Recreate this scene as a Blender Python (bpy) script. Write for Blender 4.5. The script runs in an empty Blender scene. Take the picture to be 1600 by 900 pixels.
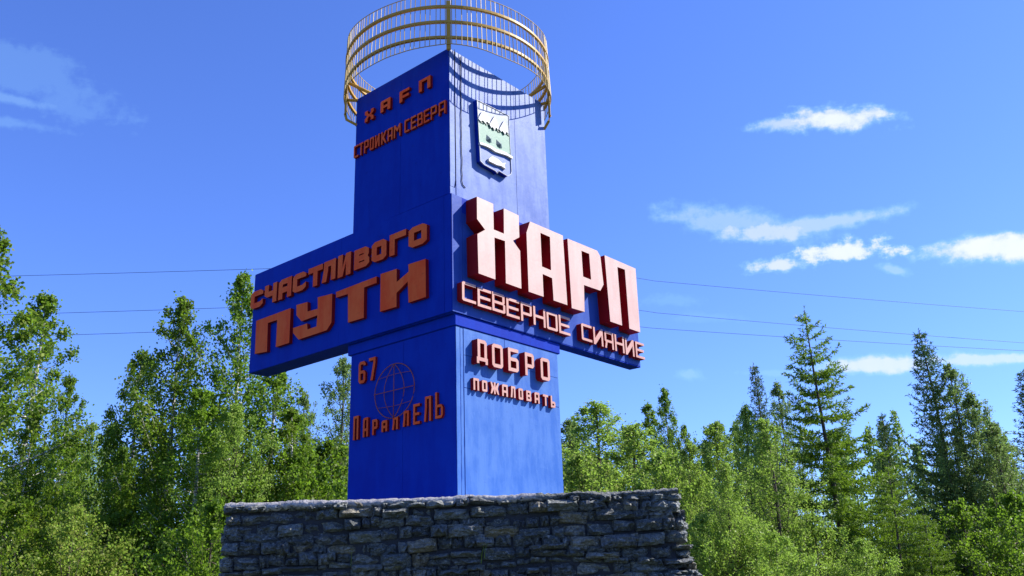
import bpy, bmesh, math, random
import numpy as np
from mathutils import Vector, Matrix
from mathutils.geometry import tessellate_polygon

scene = bpy.context.scene
C = scene.collection
rad = math.radians

# ------------------------------------------------------------------ camera
CAM = Vector((0.902, -12.6707, 1.6))
RT = Vector((0.999485, 0.010416, -0.030352))
FW = Vector((0.0, 0.945855, 0.324589))
UP = Vector((0.032089, -0.324422, 0.945368))
FPX = 1395.4
cam_data = bpy.data.cameras.new('camera')
cam = bpy.data.objects.new('camera', cam_data)
C.objects.link(cam)
M = Matrix((( RT.x, UP.x, -FW.x, CAM.x), (RT.y, UP.y, -FW.y, CAM.y), (RT.z, UP.z, -FW.z, CAM.z), (0, 0, 0, 1)))
cam.matrix_world = M
cam_data.sensor_width = 36.0
cam_data.lens = 36.0 * FPX / 1600.0
cam_data.clip_start = 0.1
cam_data.clip_end = 5000
scene.camera = cam

# ------------------------------------------------------------------ light
SUN_AZ, SUN_EL = 79.0, 41.0          # clockwise from +Y (the way the camera looks)
scene.view_settings.view_transform = 'Standard'
scene.view_settings.look = 'None'
scene.view_settings.exposure = 0.9
scene.view_settings.gamma = 1.0
sd = Vector((math.sin(rad(SUN_AZ)) * math.cos(rad(SUN_EL)), math.cos(rad(SUN_AZ)) * math.cos(rad(SUN_EL)), math.sin(rad(SUN_EL))))
sun_data = bpy.data.lights.new('sun', 'SUN')
sun_data.energy = 5.0
sun_data.angle = rad(0.5)
sun_data.color = (1.0, 0.955, 0.88)
sun = bpy.data.objects.new('sun', sun_data)
sun.rotation_euler = sd.to_track_quat('Z', 'Y').to_euler()
sun.location = sd * 60
C.objects.link(sun)

def pray(px, py):                     # direction of sight through a point of the 1600 x 900 frame
    return FW + RT * ((px - 800) / FPX) + UP * ((450 - py) / FPX)
def at(px, py, Y):
    d = pray(px, py); t = (Y - CAM.y) / d.y
    return CAM + d * t

class NT:
    def __init__(s, tree):
        s.t = tree; tree.nodes.clear()
    def n(s, typ, **kw):
        nd = s.t.nodes.new(typ)
        for k, v in kw.items():
            if k.startswith('i_'):
                nd.inputs[k[2:].replace('_', ' ')].default_value = v
            else: setattr(nd, k, v)
        return nd
    def l(s, a, b): s.t.links.new(a, b)
    def val(s, x, sock):
        if isinstance(x, (int, float)): sock.default_value = x
        elif isinstance(x, (tuple, Vector)): sock.default_value = tuple(x)
        else: s.l(x, sock)
    def math(s, op, a, b=0.0, c=None, clamp=False):
        nd = s.n('ShaderNodeMath', operation=op); nd.use_clamp = clamp
        s.val(a, nd.inputs[0]); s.val(b, nd.inputs[1])
        if c is not None: s.val(c, nd.inputs[2])
        return nd.outputs[0]
    def noise(s, vec, scale, detail=4, rough=.55, dist=0.0):
        nd = s.n('ShaderNodeTexNoise'); nd.inputs['Scale'].default_value = scale
        nd.inputs['Detail'].default_value = detail; nd.inputs['Roughness'].default_value = rough
        nd.inputs['Distortion'].default_value = dist
        if vec is not None: s.l(vec, nd.inputs['Vector'])
        return nd.outputs['Fac']
    def ramp(s, fac, stops, interp='LINEAR'):
        nd = s.n('ShaderNodeValToRGB'); s.l(fac, nd.inputs[0]); cr = nd.color_ramp; cr.interpolation = interp
        while len(cr.elements) < len(stops): cr.elements.new(0.5)
        for e, (p, c) in zip(cr.elements, stops):
            e.position = p; e.color = (*c, 1) if len(c) == 3 else c
        return nd.outputs[0]
    def mix(s, fac, a, b, blend='MIX'):
        nd = s.n('ShaderNodeMix', data_type='RGBA', blend_type=blend)
        s.val(fac, nd.inputs[0])
        for x, i in ((a, 6), (b, 7)):
            if isinstance(x, tuple): nd.inputs[i].default_value = (*x, 1)
            else: s.l(x, nd.inputs[i])
        return nd.outputs[2]
    def mapr(s, x, a, b, c=0., d=1., smooth=True):
        nd = s.n('ShaderNodeMapRange'); nd.interpolation_type = 'SMOOTHSTEP' if smooth else 'LINEAR'
        s.l(x, nd.inputs[0])
        for i, v in enumerate((a, b, c, d)): nd.inputs[i + 1].default_value = v
        return nd.outputs[0]

# ------------------------------------------------------------------ sky with clouds
world = bpy.data.worlds.new('World'); scene.world = world; world.use_nodes = True
W = NT(world.node_tree)
sky = W.n('ShaderNodeTexSky', sky_type='NISHITA')
sky.sun_disc = False; sky.sun_elevation = rad(SUN_EL); sky.sun_rotation = rad(SUN_AZ)
sky.air_density = 1.0; sky.dust_density = 0.15; sky.ozone_density = 3.0
tc = W.n('ShaderNodeTexCoord')
gen = tc.outputs['Generated']
hs = W.mix(1.0, sky.outputs[0], (.50, .655, 1.19), 'MULTIPLY')
def vdot(v):
    nd = W.n('ShaderNodeVectorMath', operation='DOT_PRODUCT'); W.l(gen, nd.inputs[0]); nd.inputs[1].default_value = tuple(v)
    return nd.outputs['Value']
nA = W.noise(gen, 14, 6, .6); nB = W.noise(gen, 55, 6, .62)
mp = W.n('ShaderNodeMapping'); mp.inputs['Scale'].default_value = (1, 1, 3.2); W.l(gen, mp.inputs[0])
nC = W.noise(mp.outputs[0], 11, 8, .6, .3)
total = None
# centre px, centre py, half width px, half height px, tilt deg, density, raggedness
CLOUDS = [(1298, 186, 92, 24, 2, .95, .9), (1230, 192, 70, 13, 4, .60, 1.0), (1150, 347, 140, 28, -8, .42, .9), (1275, 350, 140, 14, 8, .50, .9), (1185, 362, 75, 22, 0, .62, 1.0),
          (1330, 394, 92, 19, 8, .95, 1.5), (1220, 417, 52, 15, 3, .75, 1.3), (1398, 422, 34, 9, -15, .4, 1.2), (1560, 390, 112, 25, 3, 1.0, .8),
          (1375, 570, 100, 18, 0, .75, .8), (1520, 561, 90, 11, 2, .62, .9), (1220, 583, 60, 6, 0, .2, 1.2), (1078, 585, 32, 13, -8, .28, 1.2), (1045, 470, 55, 12, 0, .14, 1.3), (1110, 497, 70, 10, 0, .10, 1.3),
          (50, 118, 135, 42, -26, .13, 1.4), (100, 160, 65, 22, -25, .12, 1.3), (20, 155, 70, 9, -12, .22, 1.1), (25, 193, 65, 10, -8, .17, 1.1), (20, 92, 80, 18, -15, .09, 1.3)]
for cx, cy, hw, hh, tilt, dens, rag in CLOUDS:
    d0 = pray(cx, cy).normalized()
    tx = pray(cx + math.cos(rad(tilt)) * 50, cy - math.sin(rad(tilt)) * 50).normalized()
    t = (tx - d0 * tx.dot(d0)).normalized(); b = d0.cross(t).normalized()
    sc = FPX / FW.dot(d0)             # pixels per unit tangent
    su = hw / FPX * 1.0; sv = hh / FPX * 1.0
    k = 1 / max(FW.dot(d0), .5)
    u = W.math('MULTIPLY', vdot(t), 1 / su); v = W.math('MULTIPLY', vdot(b), 1 / sv)
    r2 = W.math('ADD', W.math('MULTIPLY', u, u), W.math('MULTIPLY', v, v))
    f = W.math('SUBTRACT', 1.0, W.math('SQRT', r2))
    f = W.math('ADD', f, W.math('MULTIPLY', W.math('SUBTRACT', nB, .5), 1.5 * rag))
    f = W.math('ADD', f, W.math('MULTIPLY', W.math('SUBTRACT', nC, .5), 1.9 * rag))
    m = W.mapr(f, -0.05, .75, 0, dens)
    m = W.math('MULTIPLY', m, W.mapr(vdot(d0), .9, .95, 0, 1))
    total = m if total is None else W.math('MAXIMUM', total, m)
shade = W.mix(nB, (3.7, 4.2, 4.8), (4.4, 4.6, 4.8))
thin = W.mix(W.mapr(total, .1, .75), (1.9, 3.75, 5.6), shade)
colr = W.mix(total, hs, thin)
bg = W.n('ShaderNodeBackground'); bg.inputs['Strength'].default_value = .122
W.l(colr, bg.inputs[0])
wo = W.n('ShaderNodeOutputWorld'); W.l(bg.outputs[0], wo.inputs[0])

# ------------------------------------------------------------------ materials
def mat(name):
    m = bpy.data.materials.new(name); m.use_nodes = True
    return m, NT(m.node_tree)
def finish(t, base, rough=.5, bump=None, bstr=.3, bdist=.01, spec=.5, metal=0.0):
    p = t.n('ShaderNodeBsdfPrincipled')
    t.val(base if not isinstance(base, tuple) else (*base, 1), p.inputs['Base Color'])
    t.val(rough, p.inputs['Roughness']); p.inputs['Specular IOR Level'].default_value = spec
    p.inputs['Metallic'].default_value = metal
    if bump is not None:
        b = t.n('ShaderNodeBump'); b.inputs['Strength'].default_value = bstr; b.inputs['Distance'].default_value = bdist
        t.l(bump, b.inputs['Height']); t.l(b.outputs[0], p.inputs['Normal'])
    o = t.n('ShaderNodeOutputMaterial'); t.l(p.outputs[0], o.inputs[0])
    return p

def paint_mat(name, col, fade, famt=.35, rough=.45, dirt=(.02, .02, .03), spec=.4):
    m, t = mat(name)
    g = t.n('ShaderNodeNewGeometry').outputs['Position']
    mpn = t.n('ShaderNodeMapping'); mpn.inputs['Scale'].default_value = (1, 1, .22); t.l(g, mpn.inputs[0])
    streak = t.noise(mpn.outputs[0], 5, 8, .65)
    blot = t.noise(g, 1.6, 6, .6); fine = t.noise(g, 60, 3, .6); mid = t.noise(g, 9, 6, .62, .4)
    f = t.mapr(t.math('ADD', t.math('MULTIPLY', streak, .6), t.math('MULTIPLY', blot, .4)), .40, .60, 0, min(1.0, famt * 1.25))
    c = t.mix(f, col, fade)
    c = t.mix(t.mapr(mid, .56, .70, 0, .35), c, fade)
    mps = t.n('ShaderNodeMapping'); mps.inputs['Scale'].default_value = (1, 1, .06); t.l(g, mps.inputs[0])
    run = t.noise(mps.outputs[0], 16, 4, .6)
    c = t.mix(t.mapr(run, .62, .78, 0, .14), c, dirt)
    c = t.mix(t.mapr(mid, .27, .38, .30, 0), c, dirt)
    bm = t.math('ADD', t.math('MULTIPLY', mid, .6), t.math('MULTIPLY', fine, .25))
    finish(t, c, t.math('ADD', rough - .06, t.math('MULTIPLY', streak, .15)), bm, .35, .012, spec)
    return m

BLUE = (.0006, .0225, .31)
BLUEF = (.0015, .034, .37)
M_blue = paint_mat('blue_wall_paint', BLUE, BLUEF, .6, .6, (.001, .008, .11), .08)  # dark copy of the blue: shade of the unlit faces is in the colour
M_blue2 = paint_mat('lit_weathered_blue_paint', (.030, .115, .40), (.075, .18, .46), .6, .5, (.02, .055, .24), .2)  # lit copy of the blue: sunlight put into the colour, plus weathered streaks
M_blue4 = paint_mat('shaded_arm_blue_paint', (.012, .050, .30), (.030, .085, .36), .5, .5, (.008, .03, .2), .15)  # shade of the letters on the right arm, painted as a darker blue
M_blue3 = paint_mat('lit_faded_blue_paint', (.048, .110, .36), (.13, .20, .45), .9, .5, (.04, .08, .28), .2)  # lit copy for the upper wall: painted sunlight on top of faded patches
M_red = paint_mat('dark_red_letter_side', (.27, .006, .010), (.33, .016, .016), .3, .55, (.08, .003, .006), .12)
M_orange = paint_mat('orange_red_letter_face', (.80, .075, .008), (.86, .15, .03), .6, .6, (.35, .03, .01), .12)
M_pink = paint_mat('pale_pink_letter_face', (.53, .325, .27), (.58, .38, .32), .7, .5, (.6, .3, .25))  # paler and pinker than the letters of the left face
M_pink2 = paint_mat('pink_red_letter_face', (.50, .235, .18), (.54, .30, .24), .6, .5, (.35, .12, .09))
M_grey = paint_mat('pale_grey_relief_paint', (.15, .19, .29), (.21, .25, .34), .5, .5)
M_gold = paint_mat('golden_yellow_metal_paint', (.44, .245, .025), (.50, .31, .06), .5, .45, (.28, .13, .03), .25)
M_rod = paint_mat('pale_yellow_rod_paint', (.44, .29, .07), (.52, .37, .13), .5, .45, (.3, .16, .05), .2)
M_dark = paint_mat('black_cable_rubber', (.01, .011, .02), (.02, .02, .03), .3, .6)
M_white = paint_mat('white_relief_paint', (.50, .50, .50), (.58, .56, .54), .4, .5, (.5, .52, .55))
M_green = paint_mat('pale_green_relief_paint', (.075, .20, .135), (.11, .25, .17), .5, .5, (.15, .3, .22))
M_lblue = paint_mat('light_blue_relief_paint', (.038, .095, .33), (.055, .12, .36), .5, .5, (.2, .3, .5))
M_tree = paint_mat('dark_green_relief_paint', (.012, .05, .035), (.02, .07, .05), .3, .5)
M_rh = paint_mat('grey_blue_relief_paint', (.05, .09, .10), (.12, .17, .18), .6, .5)

def stone_mat():
    m, t = mat('dark_slate_stone')
    g = t.n('ShaderNodeNewGeometry').outputs['Position']
    oi = t.n('ShaderNodeObjectInfo').outputs['Random']
    base = t.ramp(oi, [(0, (.14, .155, .150)), (.25, (.22, .24, .225)), (.5, (.32, .345, .32)), (.7, (.17, .185, .19)), (.88, (.40, .415, .38)), (.96, (.36, .31, .21)), (1, (.40, .34, .20))])
    n1 = t.noise(g, 5, 8, .72, .8); n2 = t.noise(g, 26, 8, .75, .6); n3 = t.noise(g, 90, 4, .75)
    c = t.mix(t.mapr(n2, .36, .50, .7, 0), base, (.05, .055, .053))
    c = t.mix(t.mapr(n1, .56, .68, 0, .5), c, (.34, .34, .32))
    c = t.mix(t.mapr(n2, .54, .62, 0, .8), c, (.62, .62, .58))
    vor = t.n('ShaderNodeTexVoronoi', feature='DISTANCE_TO_EDGE'); vor.inputs['Scale'].default_value = 13
    t.l(g, vor.inputs['Vector'])
    mz = t.n('ShaderNodeMapping'); mz.inputs['Scale'].default_value = (1, 1, 2.0); t.l(g, mz.inputs[0])
    v2 = t.n('ShaderNodeTexVoronoi', feature='F1'); v2.inputs['Scale'].default_value = 15; v2.inputs['Randomness'].default_value = 1
    t.l(mz.outputs[0], v2.inputs['Vector'])
    h = t.math('ADD', t.math('MULTIPLY', n1, .8), t.math('MULTIPLY', n2, .7))
    h = t.math('ADD', h, t.math('MULTIPLY', v2.outputs['Distance'], .9))
    h = t.math('ADD', h, t.math('MULTIPLY', n3, .35))
    finish(t, c, .6, h, 1.0, .14, .4)
    return m
M_stone = stone_mat()
m, t = mat('pale_mortar')
g = t.n('ShaderNodeNewGeometry').outputs['Position']
n1 = t.noise(g, 6, 8, .65); n2 = t.noise(g, 40, 6, .65)
finish(t, t.mix(t.mapr(n2, .4, .65), t.mix(t.mapr(n1, .4, .6), (.36, .34, .33), (.47, .44, .42)), (.22, .21, .21)), .9, t.math('ADD', n1, t.math('MULTIPLY', n2, .6)), .8, .03, .2)
M_mortar = m
m, t = mat('dark_joint_mortar')
g = t.n('ShaderNodeNewGeometry').outputs['Position']
n2 = t.noise(g, 30, 6, .65)
finish(t, t.mix(n2, (.025, .028, .035), (.07, .072, .08)), .95, n2, .8, .03, .1)
M_joint = m

def leaf_mat(name, dark, light, trans=.35, tcol=(.16, .30, .03), spec=.35):
    m, t = mat(name)
    gn = t.n('ShaderNodeNewGeometry')
    rnd = gn.outputs['Random Per Island']
    oi = t.n('ShaderNodeObjectInfo').outputs['Random']
    gp = t.noise(gn.outputs['Position'], 1.7, 3, .6)
    c = t.mix(t.math('ADD', t.math('MULTIPLY', rnd, .45), t.math('MULTIPLY', t.mapr(gp, .35, .65), .55)), dark, light)
    c = t.mix(t.mapr(rnd, .93, .97, 0, .6), c, tuple(min(.4, x * 1.8) for x in light))
    hsn = t.n('ShaderNodeHueSaturation'); t.l(c, hsn.inputs['Color'])
    t.l(t.math('ADD', .485, t.math('MULTIPLY', oi, .03)), hsn.inputs['Hue'])
    t.l(t.math('ADD', .85, t.math('MULTIPLY', oi, .35)), hsn.inputs['Value'])
    p = t.n('ShaderNodeBsdfPrincipled'); t.l(hsn.outputs[0], p.inputs['Base Color'])
    p.inputs['Roughness'].default_value = .5; p.inputs['Specular IOR Level'].default_value = spec * .6
    tr = t.n('ShaderNodeBsdfTranslucent'); tr.inputs[0].default_value = (*tcol, 1)
    ms = t.n('ShaderNodeMixShader'); ms.inputs[0].default_value = trans
    t.l(p.outputs[0], ms.inputs[1]); t.l(tr.outputs[0], ms.inputs[2])
    o = t.n('ShaderNodeOutputMaterial'); t.l(ms.outputs[0], o.inputs[0])
    return m
M_leafB = leaf_mat('birch_leaf', (.032, .072, .005), (.16, .225, .016), .42, (.23, .40, .03))
M_leafL = leaf_mat('willow_leaf', (.13, .20, .025), (.31, .38, .06), .46, (.32, .50, .07))
M_leafP = leaf_mat('pale_poplar_leaf', (.10, .16, .032), (.23, .30, .07), .44, (.22, .34, .08))
M_needle = leaf_mat('spruce_needle', (.095, .14, .030), (.20, .25, .055), .38, (.06, .12, .03), .3)
M_larch = leaf_mat('larch_needle', (.070, .13, .016), (.17, .25, .03), .38, (.19, .32, .02), .3)
def bark(name, a, b):
    m, t = mat(name)
    g = t.n('ShaderNodeNewGeometry').outputs['Position']
    mpn = t.n('ShaderNodeMapping'); mpn.inputs['Scale'].default_value = (3, 3, 9); t.l(g, mpn.inputs[0])
    n = t.noise(mpn.outputs[0], 2.2, 6, .7)
    finish(t, t.mix(t.mapr(n, .45, .62), a, b), .8, n, .6, .02, .3)
    return m
M_birchbark = bark('birch_bark', (.55, .53, .49), (.07, .06, .055))
M_bark = bark('grey_brown_bark', (.10, .075, .055), (.045, .035, .03))
m, t = mat('meadow_ground')
g = t.n('ShaderNodeNewGeometry').outputs['Position']
n1 = t.noise(g, .5, 8, .6); n2 = t.noise(g, 9, 6, .7)
finish(t, t.mix(n2, t.mix(n1, (.045, .075, .02), (.09, .10, .035)), (.12, .12, .06)), .95, n2, .8, .08, .1)
M_ground = m
m, t = mat('creosoted_wood')
g = t.n('ShaderNodeNewGeometry').outputs['Position']
n1 = t.noise(g, 5, 6, .6)
finish(t, t.mix(n1, (.05, .035, .025), (.12, .09, .07)), .85, n1, .4, .02, .2)
M_wood = m

# ------------------------------------------------------------------ helpers
def tag(o, label=None, cat=None, group=None, kind=None):
    for k, v in (('label', label), ('category', cat), ('group', group), ('kind', kind)):
        if v: o[k] = v
    return o
def empty(name, loc=(0, 0, 0)):
    o = bpy.data.objects.new(name, None); o.location = loc; o.empty_display_size = .2; C.objects.link(o); return o
def link(name, me, parent=None, loc=None):
    o = bpy.data.objects.new(name, me)
    C.objects.link(o)
    if parent is not None:
        o.parent = parent
    if loc is not None: o.location = loc
    return o
def pmesh(name, verts, faces, mats, midx=None, smooth=False):
    me = bpy.data.meshes.new(name); me.from_pydata([tuple(v) for v in verts], [], faces); me.update()
    for mm in mats: me.materials.append(mm)
    if midx: me.polygons.foreach_set('material_index', midx)
    if smooth: me.polygons.foreach_set('use_smooth', [True] * len(me.polygons))
    return me
Lv = Vector((-0.761927, 0.647663, 0)); Rv = Vector((0.647663, 0.761927, 0)); Zv = Vector((0, 0, 1))
class Frame:                      # u to the viewer's right along the face, z up, w out of the face
    def __init__(s, u, w): s.u, s.w = u, w
    def __call__(s, u, z, w): return s.u * u + s.w * w + Zv * z
FR = Frame(Rv, -Lv)
FL = Frame(-Lv, -Rv)
def boxmesh(name, o, ux, uy, uz, mats, bev=0.0):
    """box with corner o and edge vectors"""
    bm = bmesh.new()
    vs = [bm.verts.new(o + ux * i + uy * j + uz * k) for k in (0, 1) for j in (0, 1) for i in (0, 1)]
    for f in ((0, 2, 3, 1), (4, 5, 7, 6), (0, 1, 5, 4), (2, 6, 7, 3), (0, 4, 6, 2), (1, 3, 7, 5)):
        bm.faces.new([vs[i] for i in f])
    bmesh.ops.recalc_face_normals(bm, faces=bm.faces)
    if bev: bmesh.ops.bevel(bm, geom=list(bm.edges), offset=bev, segments=1, affect='EDGES')
    me = bpy.data.meshes.new(name); bm.to_mesh(me); bm.free()
    for mm in mats: me.materials.append(mm)
    return me
def abox(name, a0, a1, b0, b1, z0, z1, mat_, parent, bev=0.006):
    return link(name, boxmesh(name, Lv * a0 + Rv * b0 + Zv * z0, Lv * (a1 - a0), Rv * (b1 - b0), Zv * (z1 - z0), [mat_], bev), parent)
def prism(name, fr, outer, holes, w0, w1, mats, parent, sides=1, chamfer=0.0):
    """flat shape extruded from w0 to w1; front uses mats[0], sides mats[1]"""
    polys = [outer] + list(holes)
    # orientation: outer ccw, holes cw
    def area(p): return sum(p[i][0] * p[(i + 1) % len(p)][1] - p[(i + 1) % len(p)][0] * p[i][1] for i in range(len(p))) / 2
    polys = [p if (area(p) > 0) == (i == 0) else p[::-1] for i, p in enumerate(polys)]
    flat = [q for p in polys for q in p]
    tris = tessellate_polygon([[Vector((x, y, 0)) for x, y in p] for p in polys])
    n = len(flat)
    c = chamfer
    verts = [fr(x, y, w0) for x, y in flat] + [fr(x, y, w1) for x, y in flat]
    faces, mi = [], []
    for tr in tris:
        a, b, d = [flat[i] for i in tr]
        s = (b[0] - a[0]) * (d[1] - a[1]) - (b[1] - a[1]) * (d[0] - a[0])
        tr = tuple(tr) if s > 0 else tuple(tr)[::-1]
        faces.append(tuple(n + i for i in tr)); mi.append(0)
        faces.append(tuple(tr[::-1])); mi.append(1)
    k = 0
    for p in polys:
        for i in range(len(p)):
            a, b = k + i, k + (i + 1) % len(p)
            faces.append((a, b, n + b, n + a)); mi.append(1)
        k += len(p)
    me = pmesh(name, verts, faces, mats, mi)
    return link(name, me, parent)
def tube(pts, r, sides=6, taper=None):
    vs, fs = [], []
    pts = [Vector(p) for p in pts]
    for i, p in enumerate(pts):
        d = (pts[min(i + 1, len(pts) - 1)] - pts[max(i - 1, 0)]).normalized()
        x = d.cross(Vector((0, 0, 1)) if abs(d.z) < .95 else Vector((1, 0, 0))).normalized(); y = d.cross(x)
        rr = r if taper is None else r + (taper - r) * i / (len(pts) - 1)
        for k in range(sides):
            a = 2 * math.pi * k / sides
            vs.append(p + x * (rr * math.cos(a)) + y * (rr * math.sin(a)))
    for i in range(len(pts) - 1):
        for k in range(sides):
            a, b = i * sides + k, i * sides + (k + 1) % sides
            fs.append((a, b, b + sides, a + sides))
    fs.append(tuple(range(sides))[::-1]); fs.append(tuple(range((len(pts) - 1) * sides, len(pts) * sides)))
    return vs, fs
def tubeobj(name, pts, r, mat_, parent, sides=6, smooth=True):
    v, f = tube(pts, r, sides); return link(name, pmesh(name, v, f, [mat_], smooth=smooth), parent)

# ------------------------------------------------------------------ ground
gv, gf = [], []
N = 24
for j in range(N + 1):
    for i in range(N + 1):
        x = math.copysign(abs(i / N * 2 - 1) ** 3, i / N * 2 - 1) * 2500; y = math.copysign(abs(j / N * 2 - 1) ** 3, j / N * 2 - 1) * 2500 + 10
        gv.append((x, y, 0 if abs(x) < 400 and abs(y) < 400 else -1.5 + math.sin(x * .003) * 2))
for j in range(N):
    for i in range(N):
        a = j * (N + 1) + i; gf.append((a, a + 1, a + N + 2, a + N + 1))
tag(link('ground', pmesh('ground', gv, gf, [M_ground])), kind='structure')

# ------------------------------------------------------------------ the stele
OL, OR, WL, WR = .046, .113, 2.40, 2.446          # lower column
UL, UR, VL, VR = .052, .028, 2.344, 2.488         # upper column
TOP = 10.211
stele = empty('welcome_stele', Vector((0, 1.8, 2.8)))
tag(stele, 'tall blue entrance stele with two arms, raised red letters and yellow cage crown', 'monument')
stele_root = stele
def P0(name, loc=(0, 0, 0)): return None
# children keep world coordinates: the parent's inverse is set once everything hangs on it
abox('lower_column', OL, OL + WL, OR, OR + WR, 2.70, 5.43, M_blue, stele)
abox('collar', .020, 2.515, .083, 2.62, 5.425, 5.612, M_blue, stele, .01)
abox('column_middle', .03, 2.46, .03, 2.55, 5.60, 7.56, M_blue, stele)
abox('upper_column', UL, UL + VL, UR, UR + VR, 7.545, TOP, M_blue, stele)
abox('roof_slab', UL + .06, UL + VL - .06, UR + .06, UR + VR - .06, TOP - .01, TOP + .04, M_mortar, stele)
# left arm: a slab whose face is the polygon read off the left face
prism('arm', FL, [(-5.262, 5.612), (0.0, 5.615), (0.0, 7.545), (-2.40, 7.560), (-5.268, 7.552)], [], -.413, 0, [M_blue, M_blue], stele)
ar = prism('arm', FR, [(0.0025, 5.615), (5.075, 5.595), (5.075, 7.30), (2.55, 7.30), (2.45, 7.545), (0.0025, 7.543)], [], -.24, 0.0025, [M_blue, M_blue], stele)
ar['label'] = 'sunlit right arm behind the town name'

def plate(name, fr, u0, u1, z0, z1, w0, th, m_, jag=0.0, parent=stele, seed=0):
    rn = random.Random(seed * 7 + int(u0 * 1000) + int(z0 * 100)); n = max(2, int((z1 - z0) / .09)) if jag else 1
    left = [(u0 + rn.uniform(0, jag), z0 + (z1 - z0) * i / n) for i in range(n + 1)]
    right = [(u1 - rn.uniform(0, jag), z0 + (z1 - z0) * i / n) for i in range(n + 1)]
    return prism(name, fr, left + right[::-1], [], w0, w0 + th, [m_, m_], parent)
g8 = .010
# right face, lower column
w = -OL
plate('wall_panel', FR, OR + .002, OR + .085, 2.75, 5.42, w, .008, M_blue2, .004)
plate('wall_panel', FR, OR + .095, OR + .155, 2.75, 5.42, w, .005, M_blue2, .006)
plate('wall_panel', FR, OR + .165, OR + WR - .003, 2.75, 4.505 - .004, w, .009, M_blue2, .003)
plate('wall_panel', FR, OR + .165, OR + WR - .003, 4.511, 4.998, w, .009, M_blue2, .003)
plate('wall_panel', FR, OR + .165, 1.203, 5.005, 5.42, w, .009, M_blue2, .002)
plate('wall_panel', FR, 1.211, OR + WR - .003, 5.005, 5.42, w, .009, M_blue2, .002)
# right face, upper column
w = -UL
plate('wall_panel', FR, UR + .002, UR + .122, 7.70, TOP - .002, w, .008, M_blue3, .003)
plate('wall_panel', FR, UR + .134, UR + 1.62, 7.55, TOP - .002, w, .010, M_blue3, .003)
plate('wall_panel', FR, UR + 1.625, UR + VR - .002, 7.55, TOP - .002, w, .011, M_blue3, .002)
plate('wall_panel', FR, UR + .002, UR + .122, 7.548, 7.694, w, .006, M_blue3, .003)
rn = random.Random(5)
tubeobj('cable', [FR(.285 + rn.uniform(-.008, .008), TOP - .05 - i * .1, -UL + .022) for i in range(24)] + [FR(.30, 7.80, -UL + .02), FR(.36, 7.765, -UL + .02)], .0075, M_dark, stele)
tubeobj('cable', [FR(.155 + rn.uniform(-.002, .002), TOP + .03 - i * .2, -UL + .012) for i in range(13)] + [FR(.13, 7.705, -UL + .012)], .0065, M_dark, stele)
# left face
w = -OR
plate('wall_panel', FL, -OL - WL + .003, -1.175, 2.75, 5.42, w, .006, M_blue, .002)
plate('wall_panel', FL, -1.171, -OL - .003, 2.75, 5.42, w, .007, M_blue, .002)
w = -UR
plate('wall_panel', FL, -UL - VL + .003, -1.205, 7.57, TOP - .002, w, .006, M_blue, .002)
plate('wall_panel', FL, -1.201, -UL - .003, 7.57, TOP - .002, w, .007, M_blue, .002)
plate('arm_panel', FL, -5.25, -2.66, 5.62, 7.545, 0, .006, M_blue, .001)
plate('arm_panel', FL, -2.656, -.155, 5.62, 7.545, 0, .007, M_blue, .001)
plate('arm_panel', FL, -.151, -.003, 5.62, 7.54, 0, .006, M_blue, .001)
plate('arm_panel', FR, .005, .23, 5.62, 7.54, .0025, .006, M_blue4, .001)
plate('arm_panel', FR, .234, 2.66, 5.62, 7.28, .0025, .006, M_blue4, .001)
plate('arm_panel', FR, 2.664, 5.07, 5.62, 7.28, .0025, .006, M_blue4, .001)

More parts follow.
